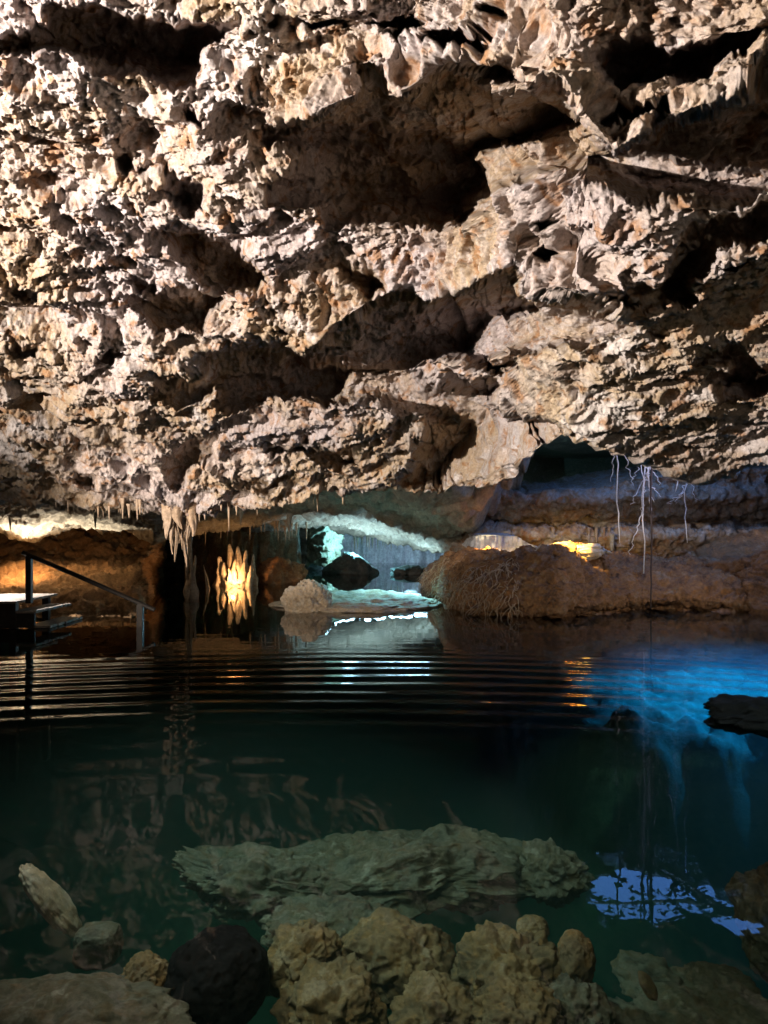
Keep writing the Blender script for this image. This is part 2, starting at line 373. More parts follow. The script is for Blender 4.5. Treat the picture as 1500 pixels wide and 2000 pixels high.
ST = 6.0
gx = np.arange(-480, 1990, ST); gy = np.arange(-540, 1012, ST)
GX, GY = np.meshgrid(gx, gy)
wob = np.stack([GX / 60, GY / 60, 0 * GX], -1)
WX = GX + 20 * fbm(wob, 4); WY = GY + 16 * fbm(wob + 40, 4)
MASK = np.zeros(GX.shape, bool)
for p in DARK: MASK |= inpoly(WX, WY, p)
extra = fbm(np.stack([GX / 190 + GY / 400, GY / 75, 0 * GX + 3.3], -1), 4)      # small random hollows in the same manner
MASK |= (extra > 0.62) & (GY < lip(GX) - 40)
D0 = depth_front(GX, GY)

def in_rock(X, Y, Z):
    yy = np.maximum(Y, 0.5)
    px = 750 + X / yy * F; py = HZ - (Z - EYE) / yy * F
    ix = np.clip(np.round((px - gx[0]) / ST).astype(int), 0, len(gx) - 1); iy = np.clip(np.round((py - gy[0]) / ST).astype(int), 0, len(gy) - 1)
    return (Y > D0[iy, ix] + 0.14) & ~MASK[iy, ix] & (py < lip(px)) & (Y > 0.6)

idx = np.argwhere(MASK)
mx_, my_, md = GX[MASK], GY[MASK], D0[MASK]
E = np.full(len(md), np.nan)
for e in np.arange(0.12, 2.5, 0.13):
    todo = np.isnan(E)
    if not todo.any(): break
    d = md[todo] + e
    X, Y, Z = (mx_[todo] - 750) / F * d, d, EYE + (HZ - my_[todo]) / F * d
    dx, dy, dz = KEY[0] - X, KEY[1] - Y, KEY[2] - Z
    ln = np.sqrt(dx * dx + dy * dy + dz * dz)
    hit = np.zeros(len(d), bool)
    for t in np.arange(0.08, 4.5, 0.10):
        hit |= in_rock(X + dx / ln * t, Y + dy / ln * t, Z + dz / ln * t)
    ii = np.where(todo)[0][hit]; E[ii] = e + 0.30
E[np.isnan(E)] = 1.6
REC = np.zeros(GX.shape); REC[MASK] = E
INNER = smooth(0.55, 1.0, blur(MASK.astype(float), 5)); REC = REC + 0.55 * INNER * MASK
soft = blur(REC, 2)
REC = np.where(MASK, np.maximum(blur(np.where(MASK, REC, soft), 1), 0.15), 0) * 0.75 + 0.25 * blur(REC, 1)

def rec_at(px, py):
    fx = np.clip((px - gx[0]) / ST, 0, len(gx) - 1.001); fy = np.clip((py - gy[0]) / ST, 0, len(gy) - 1.001)
    ix, iy = fx.astype(int), fy.astype(int); u, v = fx - ix, fy - iy
    return (REC[iy, ix] * (1 - u) + REC[iy, ix + 1] * u) * (1 - v) + (REC[iy + 1, ix] * (1 - u) + REC[iy + 1, ix + 1] * u) * v

def rock_disp(P, k=1.0):
    """karst relief in metres: broad swells, torn flakes, scalloped pits, crumbly grit"""
    P = P * np.array([0.82, 1.0, 1.0]) + P[..., :1] * np.array([0, 0, -0.22])
    W = warp(P, 0.9, 0.22)
    W2 = warp(W, 3.4, 0.06)
    W3 = warp(W2, 9.0, 0.025)
    d = 0.24 * fbm(W * 0.7, 3)
    d += 0.13 * (ridged(W * np.array([1.4, 1.25, 1.5]), 3) - 0.5)
    d -= 0.20 * smooth(0.50, 0.18, worley(W * 1.25)) * smooth(-0.1, 0.35, perlin(W * 0.6 + 5))
    d -= 0.12 * smooth(0.44, 0.18, worley(W2 * 2.6))
    w5 = worley(W2 * 5.6 + 7)
    d += 0.060 * (0.45 - w5)
    d -= 0.060 * smooth(0.36, 0.15, w5) * smooth(-.1, .2, perlin(W * 1.9 + 3))
    w9 = worley(W3 * 11.0 + 3)
    d += 0.045 * (0.5 - w9)
    d -= 0.050 * smooth(0.36, 0.16, worley(W3 * 9.0 + 13))
    d += 0.024 * (ridged(W3 * np.array([12, 10, 12]), 2) - 0.4)
    d += 0.030 * fbm(P * 19, 3, gain=0.6)
    return d * k * 1.12

def cols(lo, a, b, hi, fine, coarse):
    return np.concatenate([np.arange(lo, a, coarse), np.arange(a, b, fine), np.arange(b, hi + coarse, coarse)])

cx = cols(-450, -30, 1530, 1950, 2.0, 7.0)
v = np.concatenate([np.linspace(0, 0.325, 60, endpoint=False), np.linspace(0.325, 1, 500)])
PX, Vv = np.meshgrid(cx, v)
PY = -500 + (lip(PX) + 500) * Vv
PY = PY + 7 * fbm(np.stack([PX / 25, PY / 300, 0 * PX], -1), 3) * smooth(0.85, 1, Vv)
wobf = np.stack([PX / 14, PY / 14, 0 * PX + 8], -1)
DD = depth_front(PX, PY)
DD = DD + rec_at(PX + 5 * fbm(wobf, 2), PY + 5 * fbm(wobf + 20, 2))
P = np.stack([(PX - 750) / F * DD, DD, EYE + (HZ - PY) / F * DD], -1)
P0 = np.stack([(PX - 750) / F * depth_front(PX, PY), depth_front(PX, PY), EYE + (HZ - PY) / F * depth_front(PX, PY)], -1)
n0 = toward(grid_normals(P0), P0)
vw = np.array([0, 0, EYE]) - P0; vw /= np.linalg.norm(vw, axis=-1, keepdims=True)
n0 = np.stack([blur(n0[..., k], 6) for k in range(3)], -1) * 0.55 + vw * 0.6
# behind the lip the rock turns up and back
last = P[-1]; ext = []
for t in np.linspace(0.06, 1, 26):
    q = last.copy(); q[:, 1] += 2.6 * t ** 0.8 * 1.0; q[:, 2] += 3.2 * t ** 1.6 - 0.03; ext.append(q)
nb = np.repeat(n0[-1:], 26, 0)
P = np.concatenate([P, np.array(ext)]); n0 = np.concatenate([n0, nb])
Pn = np.concatenate([P0, P[len(P0):]]); Pn = Pn * np.clip(Pn[..., 1:2] / 8.0, 0.3, 2) ** 0.35
Pn = np.stack([Pn[..., 0] * 1.15, 1.3 * Pn[..., 1] - 0.025 * Pn[..., 1] ** 2, Pn[..., 2] * .95], -1); dsp = rock_disp(Pn)
calm = smooth(930, 1180, PX) * smooth(520, 680, PY); calm = np.concatenate([calm, np.repeat(calm[-1:], 26, 0)])   # the flank over the skylight is finer grained
dsp = dsp * (1 - calm) + calm * rock_disp(Pn * 1.9 + 3.1) / 1.9
P = P + n0 * dsp[..., None]
link('cave_ceiling', mesh_from('cave_ceiling', P, grid_quads(*P.shape[:2])), M_CEIL, kind='structure',
     label='rough pitted pale limestone ceiling sloping down over the pool', category='cave ceiling')

# ------------------------------------------------------------------ other rock sheets
def sheet(name, mat, px, top, bot, depth, n=120, disp=None, tail=None, head=None, post=None, **tags):
    """rock face laid out between two outlines at its own distances; head/tail: rows that turn away behind its edges"""
    PX, V = np.meshgrid(px, np.linspace(0, 1, n))
    PY = top(PX) + (bot(PX) - top(PX)) * V
    D = depth(PX, PY, V)
    P = np.stack([(PX - 750) / F * D, D, EYE + (HZ - PY) / F * D], -1)
    if post: P = post(P, PX)
    N = toward(grid_normals(P), P)
    if head:
        rows = [P[0] + np.array(head) * t for t in np.linspace(1, 0.05, 14)]
        P = np.concatenate([np.array(rows), P]); N = np.concatenate([np.repeat(N[:1], 14, 0), N])
    if tail:
        rows = [P[-1] + np.array(tail) * t for t in np.linspace(0.05, 1, 14)]
        P = np.concatenate([P, np.array(rows)]); N = np.concatenate([N, np.repeat(N[-1:], 14, 0)])
    N = np.stack([blur(N[..., k], 3) for k in range(3)], -1)
    d = disp(P) if disp else rock_disp(P, 1.0)
    P = P + N * d[..., None]
    return link(name, mesh_from(name, P, grid_quads(*P.shape[:2])), mat, **tags)

ip = lambda xs, ys: (lambda x: np.interp(x, xs, ys))
# second ceiling behind the lip, down to the far arches
arch = ip([-500, 0, 60, 100, 180, 260, 300, 330, 380, 430, 480, 520, 560, 600, 640, 690, 760, 850, 910, 1000, 1150],
          [1042, 1043, 1046, 1037, 1031, 1040, 1060, 1053, 1040, 1036, 1034, 1036, 1034, 1032, 1033, 1043, 1056, 1078, 1080, 1080, 1070])
def dmid(PX, PY, V):
    far = np.interp(PX, [-500, 300, 420, 700, 900, 1150], [23, 24, 30, 33, 27, 25])
    return 15.2 + (far - 15.2) * V ** 1.3
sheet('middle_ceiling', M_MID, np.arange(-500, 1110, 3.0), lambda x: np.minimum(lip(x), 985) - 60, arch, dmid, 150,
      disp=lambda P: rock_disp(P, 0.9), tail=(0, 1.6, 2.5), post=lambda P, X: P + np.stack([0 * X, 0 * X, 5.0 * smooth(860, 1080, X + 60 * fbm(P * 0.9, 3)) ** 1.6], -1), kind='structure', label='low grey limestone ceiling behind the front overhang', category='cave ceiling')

# ochre wall and sloping shore on the side of the steps
def dleft(PX, PY, V):
    d = np.interp(PY, [1000, 1040, 1085, 1110, 1150, 1195, 1230], [29, 28, 26.5, 23.6, 21.2, 18.9, 16.8])
    hole = smooth(268, 300, PX) * smooth(1085, 1110, PY) + 0.8 * smooth(290, 320, PX)
    return d + 6 * hole
sheet('cave_wall', M_WALL, np.arange(-480, 320, 2.5), lambda x: 1000 + 0 * x, lambda x: np.interp(x, [-480, 250, 300, 440], [1235, 1222, 1195, 1165]), dleft, 130,
      disp=lambda P: rock_disp(P, 0.8), kind='structure', label='ochre cave wall and shore behind the wooden steps', category='cave wall')

# banded back wall beyond the skylight
def dback(PX, PY, V):
    z = (HZ - PY)
    d = 24.0 + 0 * PX
    wv = 9 * perlin(np.stack([PX / 70, 0 * PX, 0 * PX], -1)) + 5 * perlin(np.stack([PX / 25, 0 * PX, 0 * PX + 4], -1))
    am = 0.75 + 0.5 * perlin(np.stack([PX / 90, 0 * PX, 0 * PX + 9], -1))
    d -= 0.5 * np.exp(-((PY - 972 + wv) / 18.0) ** 2)
    d += 0.6 * am * np.exp(-((PY - 1020 + 1.3 * wv) / 9.0) ** 2)
    d -= 0.4 * am * np.exp(-((PY - 1045 + wv) / 16.0) ** 2)
    d += 6 * smooth(930, 850, PX)
    return d
sheet('cave_wall', M_BACK, np.arange(850, 1980, 2.5), ip([850, 1000, 1020, 1150, 1200, 1250, 1330, 1400, 1980], [955, 958, 966, 962, 950, 938, 926, 918, 900]),
      lambda x: 1125 - 45 * smooth(935, 900, x), dback, 130, head=(0, 5.5, 0.7), disp=lambda P: 0.6 * rock_disp(P) + 0.8 * rock_disp(P * 2.1 + 6) / 2.1, kind='structure',
      label='banded grey and brown rock wall behind the hanging roots', category='cave wall')

# near bank wall at the frame edge, closing the pool
sheet('cave_wall', M_BANK, np.arange(1330, 2300, 6.0), ip([1330, 1400, 1500, 2300], [1118, 1104, 1088, 820]), lambda x: 1260 + 0 * x,
      lambda X, Y, V: np.interp(X, [1330, 1500, 2300], [21.5, 19.0, 9.0]) - 1.2 * V, 90, head=(2, 3, 0.8), disp=lambda P: rock_disp(P, 1.2), kind='structure',
      label='dark brown rock wall closing the pool beside the clay bank', category='cave wall')

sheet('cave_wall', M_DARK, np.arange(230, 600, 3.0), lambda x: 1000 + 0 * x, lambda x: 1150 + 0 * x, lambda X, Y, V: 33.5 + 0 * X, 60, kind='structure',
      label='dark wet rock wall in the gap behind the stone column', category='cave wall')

# unseen shield, added to keep the floodlight off the bank and steps
def ledge():
    a = np.linspace(rad(-30), rad(135), 150); k = np.linspace(0, 1, 30)
    A, K = np.meshgrid(a, k)
    TOP = np.interp(np.degrees(A), [20, 34, 48, 58, 66, 73, 80, 90, 110], [3.25, 3.235, 3.21, 3.19, 3.08, 3.02, 3.06, 3.15, 3.15])
    r = np.where(K < .5, 2.9 - 1.6 * (K / .5) ** 2 * .5, 2.1 - .6 * (K - .5)); z = np.where(K < .5, -1.5 + (TOP + 1.5) * (K / .5) ** .7, TOP - 2.0 * (K - .5))
    P = np.stack([KEY[0] + r * np.cos(A), KEY[1] + r * np.sin(A), z], -1)
    P = P + (fbm(P * 1.2, 3) * .05)[..., None] * np.array([.7, .7, .15])
    return mesh_from('light_shield', P, grid_quads(*A.shape))
link('light_shield', ledge(), M_BANK, label='unseen curved rock shield added to cut the floodlight beside the camera', category='light shield')

# shell that closes the cave, with a skylight hole
def shell():
    mb = MB()
    def face(o, a, b, na, nb_, nrm, hole=False):
        A, B = np.meshgrid(np.linspace(0, 1, na), np.linspace(0, 1, nb_))
        P = np.array(o) + A[..., None] * np.array(a) + B[..., None] * np.array(b)
        q = grid_quads(nb_, na)
        if hole:
            c = P.reshape(-1, 3)[q].mean(1)
            t = np.arctan2(c[:, 1] - HOLE[1], c[:, 0] - HOLE[0])
            r = np.hypot((c[:, 0] - HOLE[0]) / 1.75, (c[:, 1] - HOLE[1]) / 2.4)
            q = q[r > 1 + 0.35 * perlin(np.stack([np.cos(t) * 2, np.sin(t) * 2, 0 * t], -1)) + 0.35 * perlin(np.stack([np.cos(t) * 5, np.sin(t) * 5, 0 * t + 4], -1)) + 0.5 * perlin(c * 1.3) ]
        d = 0.9 * fbm(P * 0.25, 4) + 0.12 * ridged(P * 1.2, 3)
        P = P + np.array(nrm) * (d * (0.35 if hole else 1))[..., None]
        mb.add(P, q)
    face((-24, -10, 8.0), (52, 0, 0), (0, 72, 0), 260, 360, (0, 0, -1), True)
    face((-23, -10, -5), (0, 72, 0), (0, 0, 14), 160, 40, (1, 0, 0))
    face((24, -10, -5), (0, 72, 0), (0, 0, 14), 160, 40, (-1, 0, 0))
    face((-24, -8, -5), (50, 0, 0), (0, 0, 14), 120, 40, (0, 1, 0))
    face((-24, 60, -5), (50, 0, 0), (0, 0, 14), 120, 40, (0, -1, 0))
    a = np.linspace(0, 2 * np.pi, 160); h = np.linspace(0, 1, 40); A, H_ = np.meshgrid(a, h)
    rr = 1.15 + .12 * H_
    P = np.stack([HOLE[0] + 1.8 * rr * np.cos(A), HOLE[1] + 2.4 * rr * np.sin(A), 7.6 + 1.0 * H_], -1)
    rr2 = 0.55 * fbm(P * .9, 4) + .2 * ridged(P * 2.2, 3)
    P[..., 0] += np.cos(A) * rr2; P[..., 1] += np.sin(A) * rr2
    P[:, -1] = P[:, 0]
    mb.add(P, grid_quads(*A.shape))
    return mb.mesh('cave_wall')
HOLE = (7.75, 20.0)
link('cave_wall', shell(), M_MID, kind='structure', label='outer rock of the cave with a hole open to the sky', category='cave wall')

# lake bed
def bed():
    x = np.concatenate([np.arange(-22, -6, .4), np.arange(-6, 9, .06), np.arange(9, 23, .4)])
    y = np.concatenate([np.arange(-7, 1.5, .4), np.arange(1.5, 8, .05), np.arange(8, 17, .07), np.arange(17, 60, .35)])
    X, Y = np.meshgrid(x, y)
    z = -1.2 - 3.0 * smooth(3.6, 6.5, Y + 0.25 * X) 
    shelf = smooth(1.9, 3.2, X - 0.08 * (Y - 12)) * smooth(8.6, 10.4, Y) 
    z = z + shelf * (3.35 + 0.16 * ridged(np.stack([X * 1.1, Y * .9, 0 * X], -1), 3) - 0.12 * smooth(.4, .15, worley(np.stack([X * 1.6, Y * 1.3, 0 * X], -1))))
    z = z + 1.2 * smooth(2.2, 3.8, X) * smooth(9, 6, Y)
    z = z + 3.4 * smooth(33, 36, Y)
    z = z + 1.3 * np.exp(-((Y - 9.6 + 0.35 * X) / 1.1) ** 2) * smooth(1.5, -1, X)
    P = np.stack([X, Y, z], -1)
    W = warp(P * np.array([1, 1, .3]), 0.8, 0.4)
    z = z + 0.16 * fbm(W * 0.8, 4) + 0.07 * (ridged(W * 1.7, 4) - .5) * 1.2 - 0.10 * smooth(.4, .1, worley(W * 1.4))
    z = np.minimum(z, -0.06)
    P[..., 2] = z
    return mesh_from('lake_bed', P, grid_quads(*P.shape[:2]))
link('lake_bed', bed(), M_BED, kind='structure', label='silty stony bed of the pool under the clear water', category='lake bed')

# water: one closed body with a rippled surface
def water():
    x = np.linspace(-22, 23, 170)
    y = np.concatenate([np.arange(-6, 0, .5), np.arange(0, 6, .08), np.arange(6, 16, .035), np.arange(16, 59.5, .25)])
    X, Y = np.meshgrid(x, y)
    r = np.hypot(X + 0.6, Y + 7.0)
    env = np.exp(-((r - 17.7) / 1.35) ** 2) + 0.55 * np.exp(-((r - 15.6) / 1.3) ** 2) + 0.22 * np.exp(-((r - 13.9) / 1.1) ** 2)
    env = env * (0.85 + 0.6 * perlin(np.stack([X * .35, Y * .5, 0 * X], -1)))
    ph = 2 * np.pi * r / 0.52 + 1.5 * perlin(np.stack([X * .3, Y * .3, 0 * X + 5], -1)) + 0.7 * perlin(np.stack([X * .8, Y * .9, 0 * X + 1], -1))
    z = 0.0066 * env * np.sin(ph)
    z = z + 0.0012 * fbm(np.stack([X * .5, Y * 1.4, 0 * X + 9], -1), 2) + 0.0007 * perlin(np.stack([X * .9, Y * 5, 0 * X + 2], -1)) * smooth(4, 14, Y)
    P = np.stack([X, Y, z], -1); n, m_ = X.shape
    idx = np.arange(n * m_).reshape(n, m_)
    ring = np.concatenate([idx[0, :], idx[1:, -1], idx[-1, -2::-1], idx[-2:0:-1, 0]])
    V = P.reshape(-1, 3); B = V[ring].copy(); B[:, 2] = -5.5
    k = len(V); r2 = np.roll(ring, -1); j = np.arange(len(ring)) + k; j2 = np.roll(j, -1)
    c = np.array([[0, 20, -5.5]])
    q = np.concatenate([grid_quads(n, m_), np.stack([ring, r2, j2, j], -1)])
    t = np.stack([j, j2, np.full(len(j), k + len(ring))], -1)
    me = mesh_from('water', np.concatenate([V, B, c]), q, t)
    bm = bmesh.new(); bm.from_mesh(me); bmesh.ops.recalc_face_normals(bm, faces=bm.faces[:]); bm.to_mesh(me); bm.free()
    return me
link('water', water(), M_WATER, kind='structure', label='clear dark green water of the pool with fine ripple rings', category='water')

# ------------------------------------------------------------------ right bank
bt = ip([820, 835, 870, 920, 1000, 1060, 1110, 1180, 1250, 1330, 1500, 2000], [1128, 1104, 1080, 1074, 1078, 1068, 1064, 1080, 1086, 1092, 1102, 1110])
bw = ip([820, 835, 870, 920, 1000, 1100, 1150, 1250, 1500, 2000], [1142, 1162, 1188, 1198, 1206, 1211, 1203, 1192, 1197, 1200])
def dbank(PX, PY, V):
    wl = bw(PX); dw = 2910.0 / (wl - HZ)
    t = np.clip((wl - PY) / np.maximum(wl - bt(PX), 1), 0, 1)
    und = 0.5 * np.exp(-((PY - wl + 6) / 8.0) ** 2)
    return dw + 2.2 * t ** 2.2 + und
sheet('rock_bank', M_BANK, np.arange(822, 1960, 2.0), bt, lambda x: bw(x) + 26, dbank, 130, head=(0, 3.4, -0.6),
      disp=lambda P: (0.45 * rock_disp(P) + 0.75 * rock_disp(P * 2.2 + 4) / 2.2) * smooth(0.6, 2.4, P[..., 0])[...], label='reddish brown clay and rock bank rising from the water under the hanging roots', category='rock bank')

# tangle of fine roots at the tip of the bank
def tangle():
    mb = MB(); R = random.Random(4)
    for k in range(420):
        px = 822 + 190 * R.random() ** 1.3
        wl = float(bw(px)); tp = float(bt(px))
        py = tp + (wl - tp) * (0.05 + 0.85 * R.random())
        d = float(dbank(np.array(px), np.array(py), 0)) - 0.12
        p = np.array(at(px, py, d)); pts = [p]
        v_ = np.array([R.uniform(-.8, .5), -0.5, R.uniform(-.7, .5)])
        for i in range(8):
            v_ = v_ * 0.75 + np.array([R.uniform(-.6, .5), R.uniform(-.35, .25), R.uniform(-.7, .25)]) * 0.6
            p = p + v_ * 0.085; pts.append(p)
        pts = np.array(pts); pts[:, 2] = np.maximum(pts[:, 2], -0.15)
        V, q, t = tube(pts, np.linspace(R.uniform(.007, .014), .003, len(pts)), 4); mb.add(V, q, t)
    return mb.mesh('fine_roots')
link('fine_roots', tangle(), M_ROOTB, kind='stuff', label='tangle of fine pale and brown roots spilling from the tip of the clay bank', category='roots')

# ------------------------------------------------------------------ stalactites
def spike(top, tip, r0, sides=14, n=26, seed=0, lean=0.0, bulb=0.0, flute=0.18, pw=0.95):
    top, tip = np.array(top, float), np.array(tip, float)
    t = np.linspace(0, 1, n); ph = np.linspace(0, 2 * np.pi, sides, endpoint=False)
    r = r0 * ((1 - t) ** pw * 0.92 + 0.07) * (1 + 0.18 * perlin(np.stack([t * 5 + seed * 3.1, 0 * t + seed, 0 * t], -1)) + bulb * np.exp(-((t - .55) / .1) ** 2))
    T_, PH = np.meshgrid(t, ph, indexing='ij')
    fl = 1 + flute * perlin(np.stack([np.cos(PH) * 1.6 + seed * 7, np.sin(PH) * 1.6, T_ * 1.8], -1)) * 2
    C = top[None] + (tip - top)[None] * t[:, None]
    C[:, 0] += lean * r0 * np.sin(t * 4 + seed) * t; C[:, 1] += lean * r0 * np.cos(t * 3 + seed) * t
    V = C[:, None] + (r[:, None] * fl)[..., None] * np.stack([np.cos(PH), np.sin(PH), 0 * PH], -1)
    V = V.reshape(-1, 3); q = []
    i = np.arange(n - 1)[:, None] * sides; j = np.arange(sides)[None]; k = (j + 1) % sides
    q = np.stack([i + j, i + k, i + sides + k, i + sides + j], -1).reshape(-1, 4)
    V = np.concatenate([V, C[-1:], C[:1]]); e = (n - 1) * sides; c = n * sides
    tr = [(c, e + jj, e + (jj + 1) % sides) for jj in range(sides)] + [(c + 1, (jj + 1) % sides, jj) for jj in range(sides)]
    return V, q, np.array(tr)

def spike_obj(name, mat, top, tip, r0, label, group=None, cat='stalactite', **kw):
    V, q, t = spike(top, tip, r0, **kw)
    tags = dict(label=label, category=cat)
    if group: tags['group'] = group
    return link(name, mesh_from(name, V, q, t), mat, base=tuple(top), **tags)

# the big cluster under the lip: px, top row, tip row, half width px, depth
CL = [(332, 985, 1052, 15, 14.2, 'broad stubby stalactite on the outer edge of the big cluster'),
      (338, 990, 1083, 10, 14.5, 'long tapering stalactite with a pale pointed tip in the big cluster'),
      (350, 985, 1034, 14, 14.0, 'short fluted stalactite in the middle of the big cluster'),
      (357, 990, 1108, 9, 14.8, 'thin ribbed stalactite beside the tall column in the big cluster'),
      (374, 980, 1048, 15, 14.1, 'thick tan stalactite nearest the candle lit group'),
      (366, 985, 1064, 8, 14.6, 'narrow brown stalactite squeezed between thicker ones of the big cluster'),
      (345, 985, 1098, 7, 15.2, 'slender drooping stalactite at the back of the big cluster')]
for i, (px, a, b, hw, d, lab) in enumerate(CL):
    spike_obj('stalactite', M_TAN, at(px, a, d), at(px + (3 if i == 3 else 0), b, d), hw * .85 / F * d, lab, 'stalactites of the big cluster', seed=i + 1, lean=0.5, n=50, sides=24, flute=0.55, pw=.8)
for i in range(14):
    px = [326, 342, 348, 361, 369, 380, 355, 364, 377, 318, 322, 386, 392, 335][i]; d = 14.35 + .1 * (i % 4)
    spike_obj('stalactite', M_TAN, at(px, 985, d), at(px, [1020, 1046, 1062, 1052, 1030, 1024, 1074, 1084, 1040, 1016, 1034, 1022, 1012, 1068][i], d), [6, 5, 5, 5, 7, 6, 4, 4, 5, 5, 5, 5, 5, 5][i] / F * d, 'slim tan stalactite crowded between the thick ones of the big cluster', 'slim stalactites of the big cluster', seed=160 + i, lean=0.6, n=30, sides=12, flute=0.3)
# column that reaches the water
V, q, t = spike(at(368, 1010, 22.5), at(376, 1172, 22.5), 0.13, seed=21, lean=1.2, n=50, flute=0.3)
mbc = MB(); mbc.add(V, q, t)
V, q, t = spike(at(376, 1176, 22.5), at(372, 1085, 22.5), 0.21, seed=23, lean=0.6, n=40, flute=0.3); mbc.add(V, q, t)
V, q, t = tube([at(374, 1005, 22.4), at(371, 1060, 22.4), at(374, 1110, 22.4), at(372, 1170, 22.4)], 0.05); mbc.add(V, q, t)
link('stone_column', mbc.mesh('stone_column'), M_FLOW, base=at(376, 1169, 22.5), label='thin stone column standing in the water below the big stalactite cluster', category='column')

# small stalactites along the lips
R = random.Random(11)
small = [(20, 985, 998), (98, 980, 990), (175, 990, 999), (252, 1000, 1012), (400, 985, 1016), (406, 990, 1004), (432, 985, 998), (447, 995, 1038), (462, 985, 1006), (540, 975, 992), (612, 965, 986), (620, 970, 1000), (603, 968, 982)]
for i, (px, a, b) in enumerate(small):
    d = 13.9 + R.uniform(0, .3)
    spike_obj('stalactite', M_TAN, at(px, a - 16, d), at(px, b, d), R.uniform(3, 6) / F * d, 'small pale stalactite hanging from the lip of the front ceiling', 'small stalactites on the front lip', seed=40 + i)
for i in range(34):
    px = R.uniform(60, 780); d = 14.0 + R.uniform(-.1, .5); y = float(lip(px))
    spike_obj('stalactite', M_TAN, at(px, y - 26, d), at(px, y + 4 + 20 * R.random() ** 2, d), R.uniform(2.2, 5) / F * d, 'small pale stalactite hanging from the lip of the front ceiling', 'small stalactites on the front lip', seed=300 + i, n=16, sides=9)
for i in range(24):
    px = R.uniform(385, 600); d = 28.6 + R.uniform(-.5, .8); y = float(arch(px))
    spike_obj('stalactite', M_FLOW, at(px, y - 22, d), at(px, y + 6 + 30 * R.random() ** 2, d), R.uniform(2, 4) / F * d, 'thin stalactite in the fringe above the lit stalagmites', 'stalactite fringe above the lit group', seed=340 + i, n=16, sides=9)
for i, (px, a, b) in enumerate([(20, 1000, 1036), (186, 990, 1032), (470, 985, 1026), (565, 1015, 1048), (1195, 1055, 1095)]):
    d = 20 if px < 1000 else 23.4
    spike_obj('stalactite', M_MID, at(px, a - 12, d), at(px, b, d), 6 / F * d, 'dark stalactite on the low middle ceiling behind the front lip', 'dark stalactites on the middle ceiling', seed=60 + i)
for i in range(16):
    px = [1190, 1212, 1226, 1240, 1100, 1108, 1122, 1135, 1150, 1080, 1165, 1180, 1205, 1220, 1235, 1128][i]; d = 23.75
    spike_obj('stalactite', M_BACK, at(px, 1030, d), at(px, 1050 + R.uniform(4, 30), d), R.uniform(2.5, 5) / F * d, 'grey dripstone on the banded wall under its brown ledge', 'dripstones on the banded wall', seed=80 + i)

# curtain of dark flowstone behind the lit stalagmites
def flute(P):
    return 0.28 * ridged(np.stack([P[..., 0] * 2.0, P[..., 2] * .12, P[..., 1] * 0 + 3], -1), 3) + 0.05 * fbm(P * 3, 3)
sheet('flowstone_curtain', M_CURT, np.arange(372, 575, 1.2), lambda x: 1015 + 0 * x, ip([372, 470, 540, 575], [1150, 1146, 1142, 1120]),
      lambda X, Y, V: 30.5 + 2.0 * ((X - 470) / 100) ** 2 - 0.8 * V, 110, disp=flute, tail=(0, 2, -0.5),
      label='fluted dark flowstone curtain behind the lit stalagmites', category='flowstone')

# lit stalagmite group
CG = [(430, 1086, 12, 28.2, 'small amber stalagmite at the outer edge of the lit group'),
      (453, 1062, 13, 28.3, 'tallest orange stalagmite of the lit group'),
      (467, 1067, 11, 28.1, 'bright white pointed stalagmite in the middle of the lit group'),
      (480, 1074, 8, 28.2, 'narrow white stalagmite with a rounded tip in the lit group'),
      (493, 1083, 6, 28.4, 'thin amber stalagmite nearest the orange wall in the lit group')]
for i, (px, tp, hw, d, lab) in enumerate(CG):
    spike_obj('stalagmite', M_PALE, at(px, 1152, d), at(px, tp, d), hw / F * d, lab, 'lit stalagmites', 'stalagmite', seed=100 + i, n=40, sides=18, lean=.3, bulb=.25, flute=.3, pw=.5)
for i, (px, tp, hw, d) in enumerate([(441, 1098, 7, 28.0), (459, 1090, 6, 27.8), (474, 1096, 7, 27.9), (487, 1104, 6, 27.8), (447, 1110, 6, 27.7), (498, 1112, 5, 28.1)]):
    spike_obj('stalagmite', M_PALE, at(px, 1150, d), at(px, tp, d), hw / F * d, 'short amber stub among the taller lit stalagmites', 'short stubs of the lit group', 'stalagmite', seed=190 + i, n=30, sides=14, lean=.5, bulb=.3, flute=.3, pw=.5)
boulder('calcite_mound', M_PALE, at(466, 1143, 28.0), (0.50, .4, .34), 31, 5, 1.0, label='glowing calcite mound at the foot of the lit stalagmites', category='rock')
spike_obj('stalagmite', M_PALE, at(406, 1166, 26), at(401, 1103, 26), 5 / F * 26, 'lone thin amber stalagmite standing apart in the water', None, 'stalagmite', seed=120, lean=.6, bulb=.3)
boulder('boulder', M_BANK, at(548, 1128, 29.5), (0.95, .8, 0.75), 33, 5, 0.9, label='orange brown boulder at the end of the flowstone curtain', category='boulder')

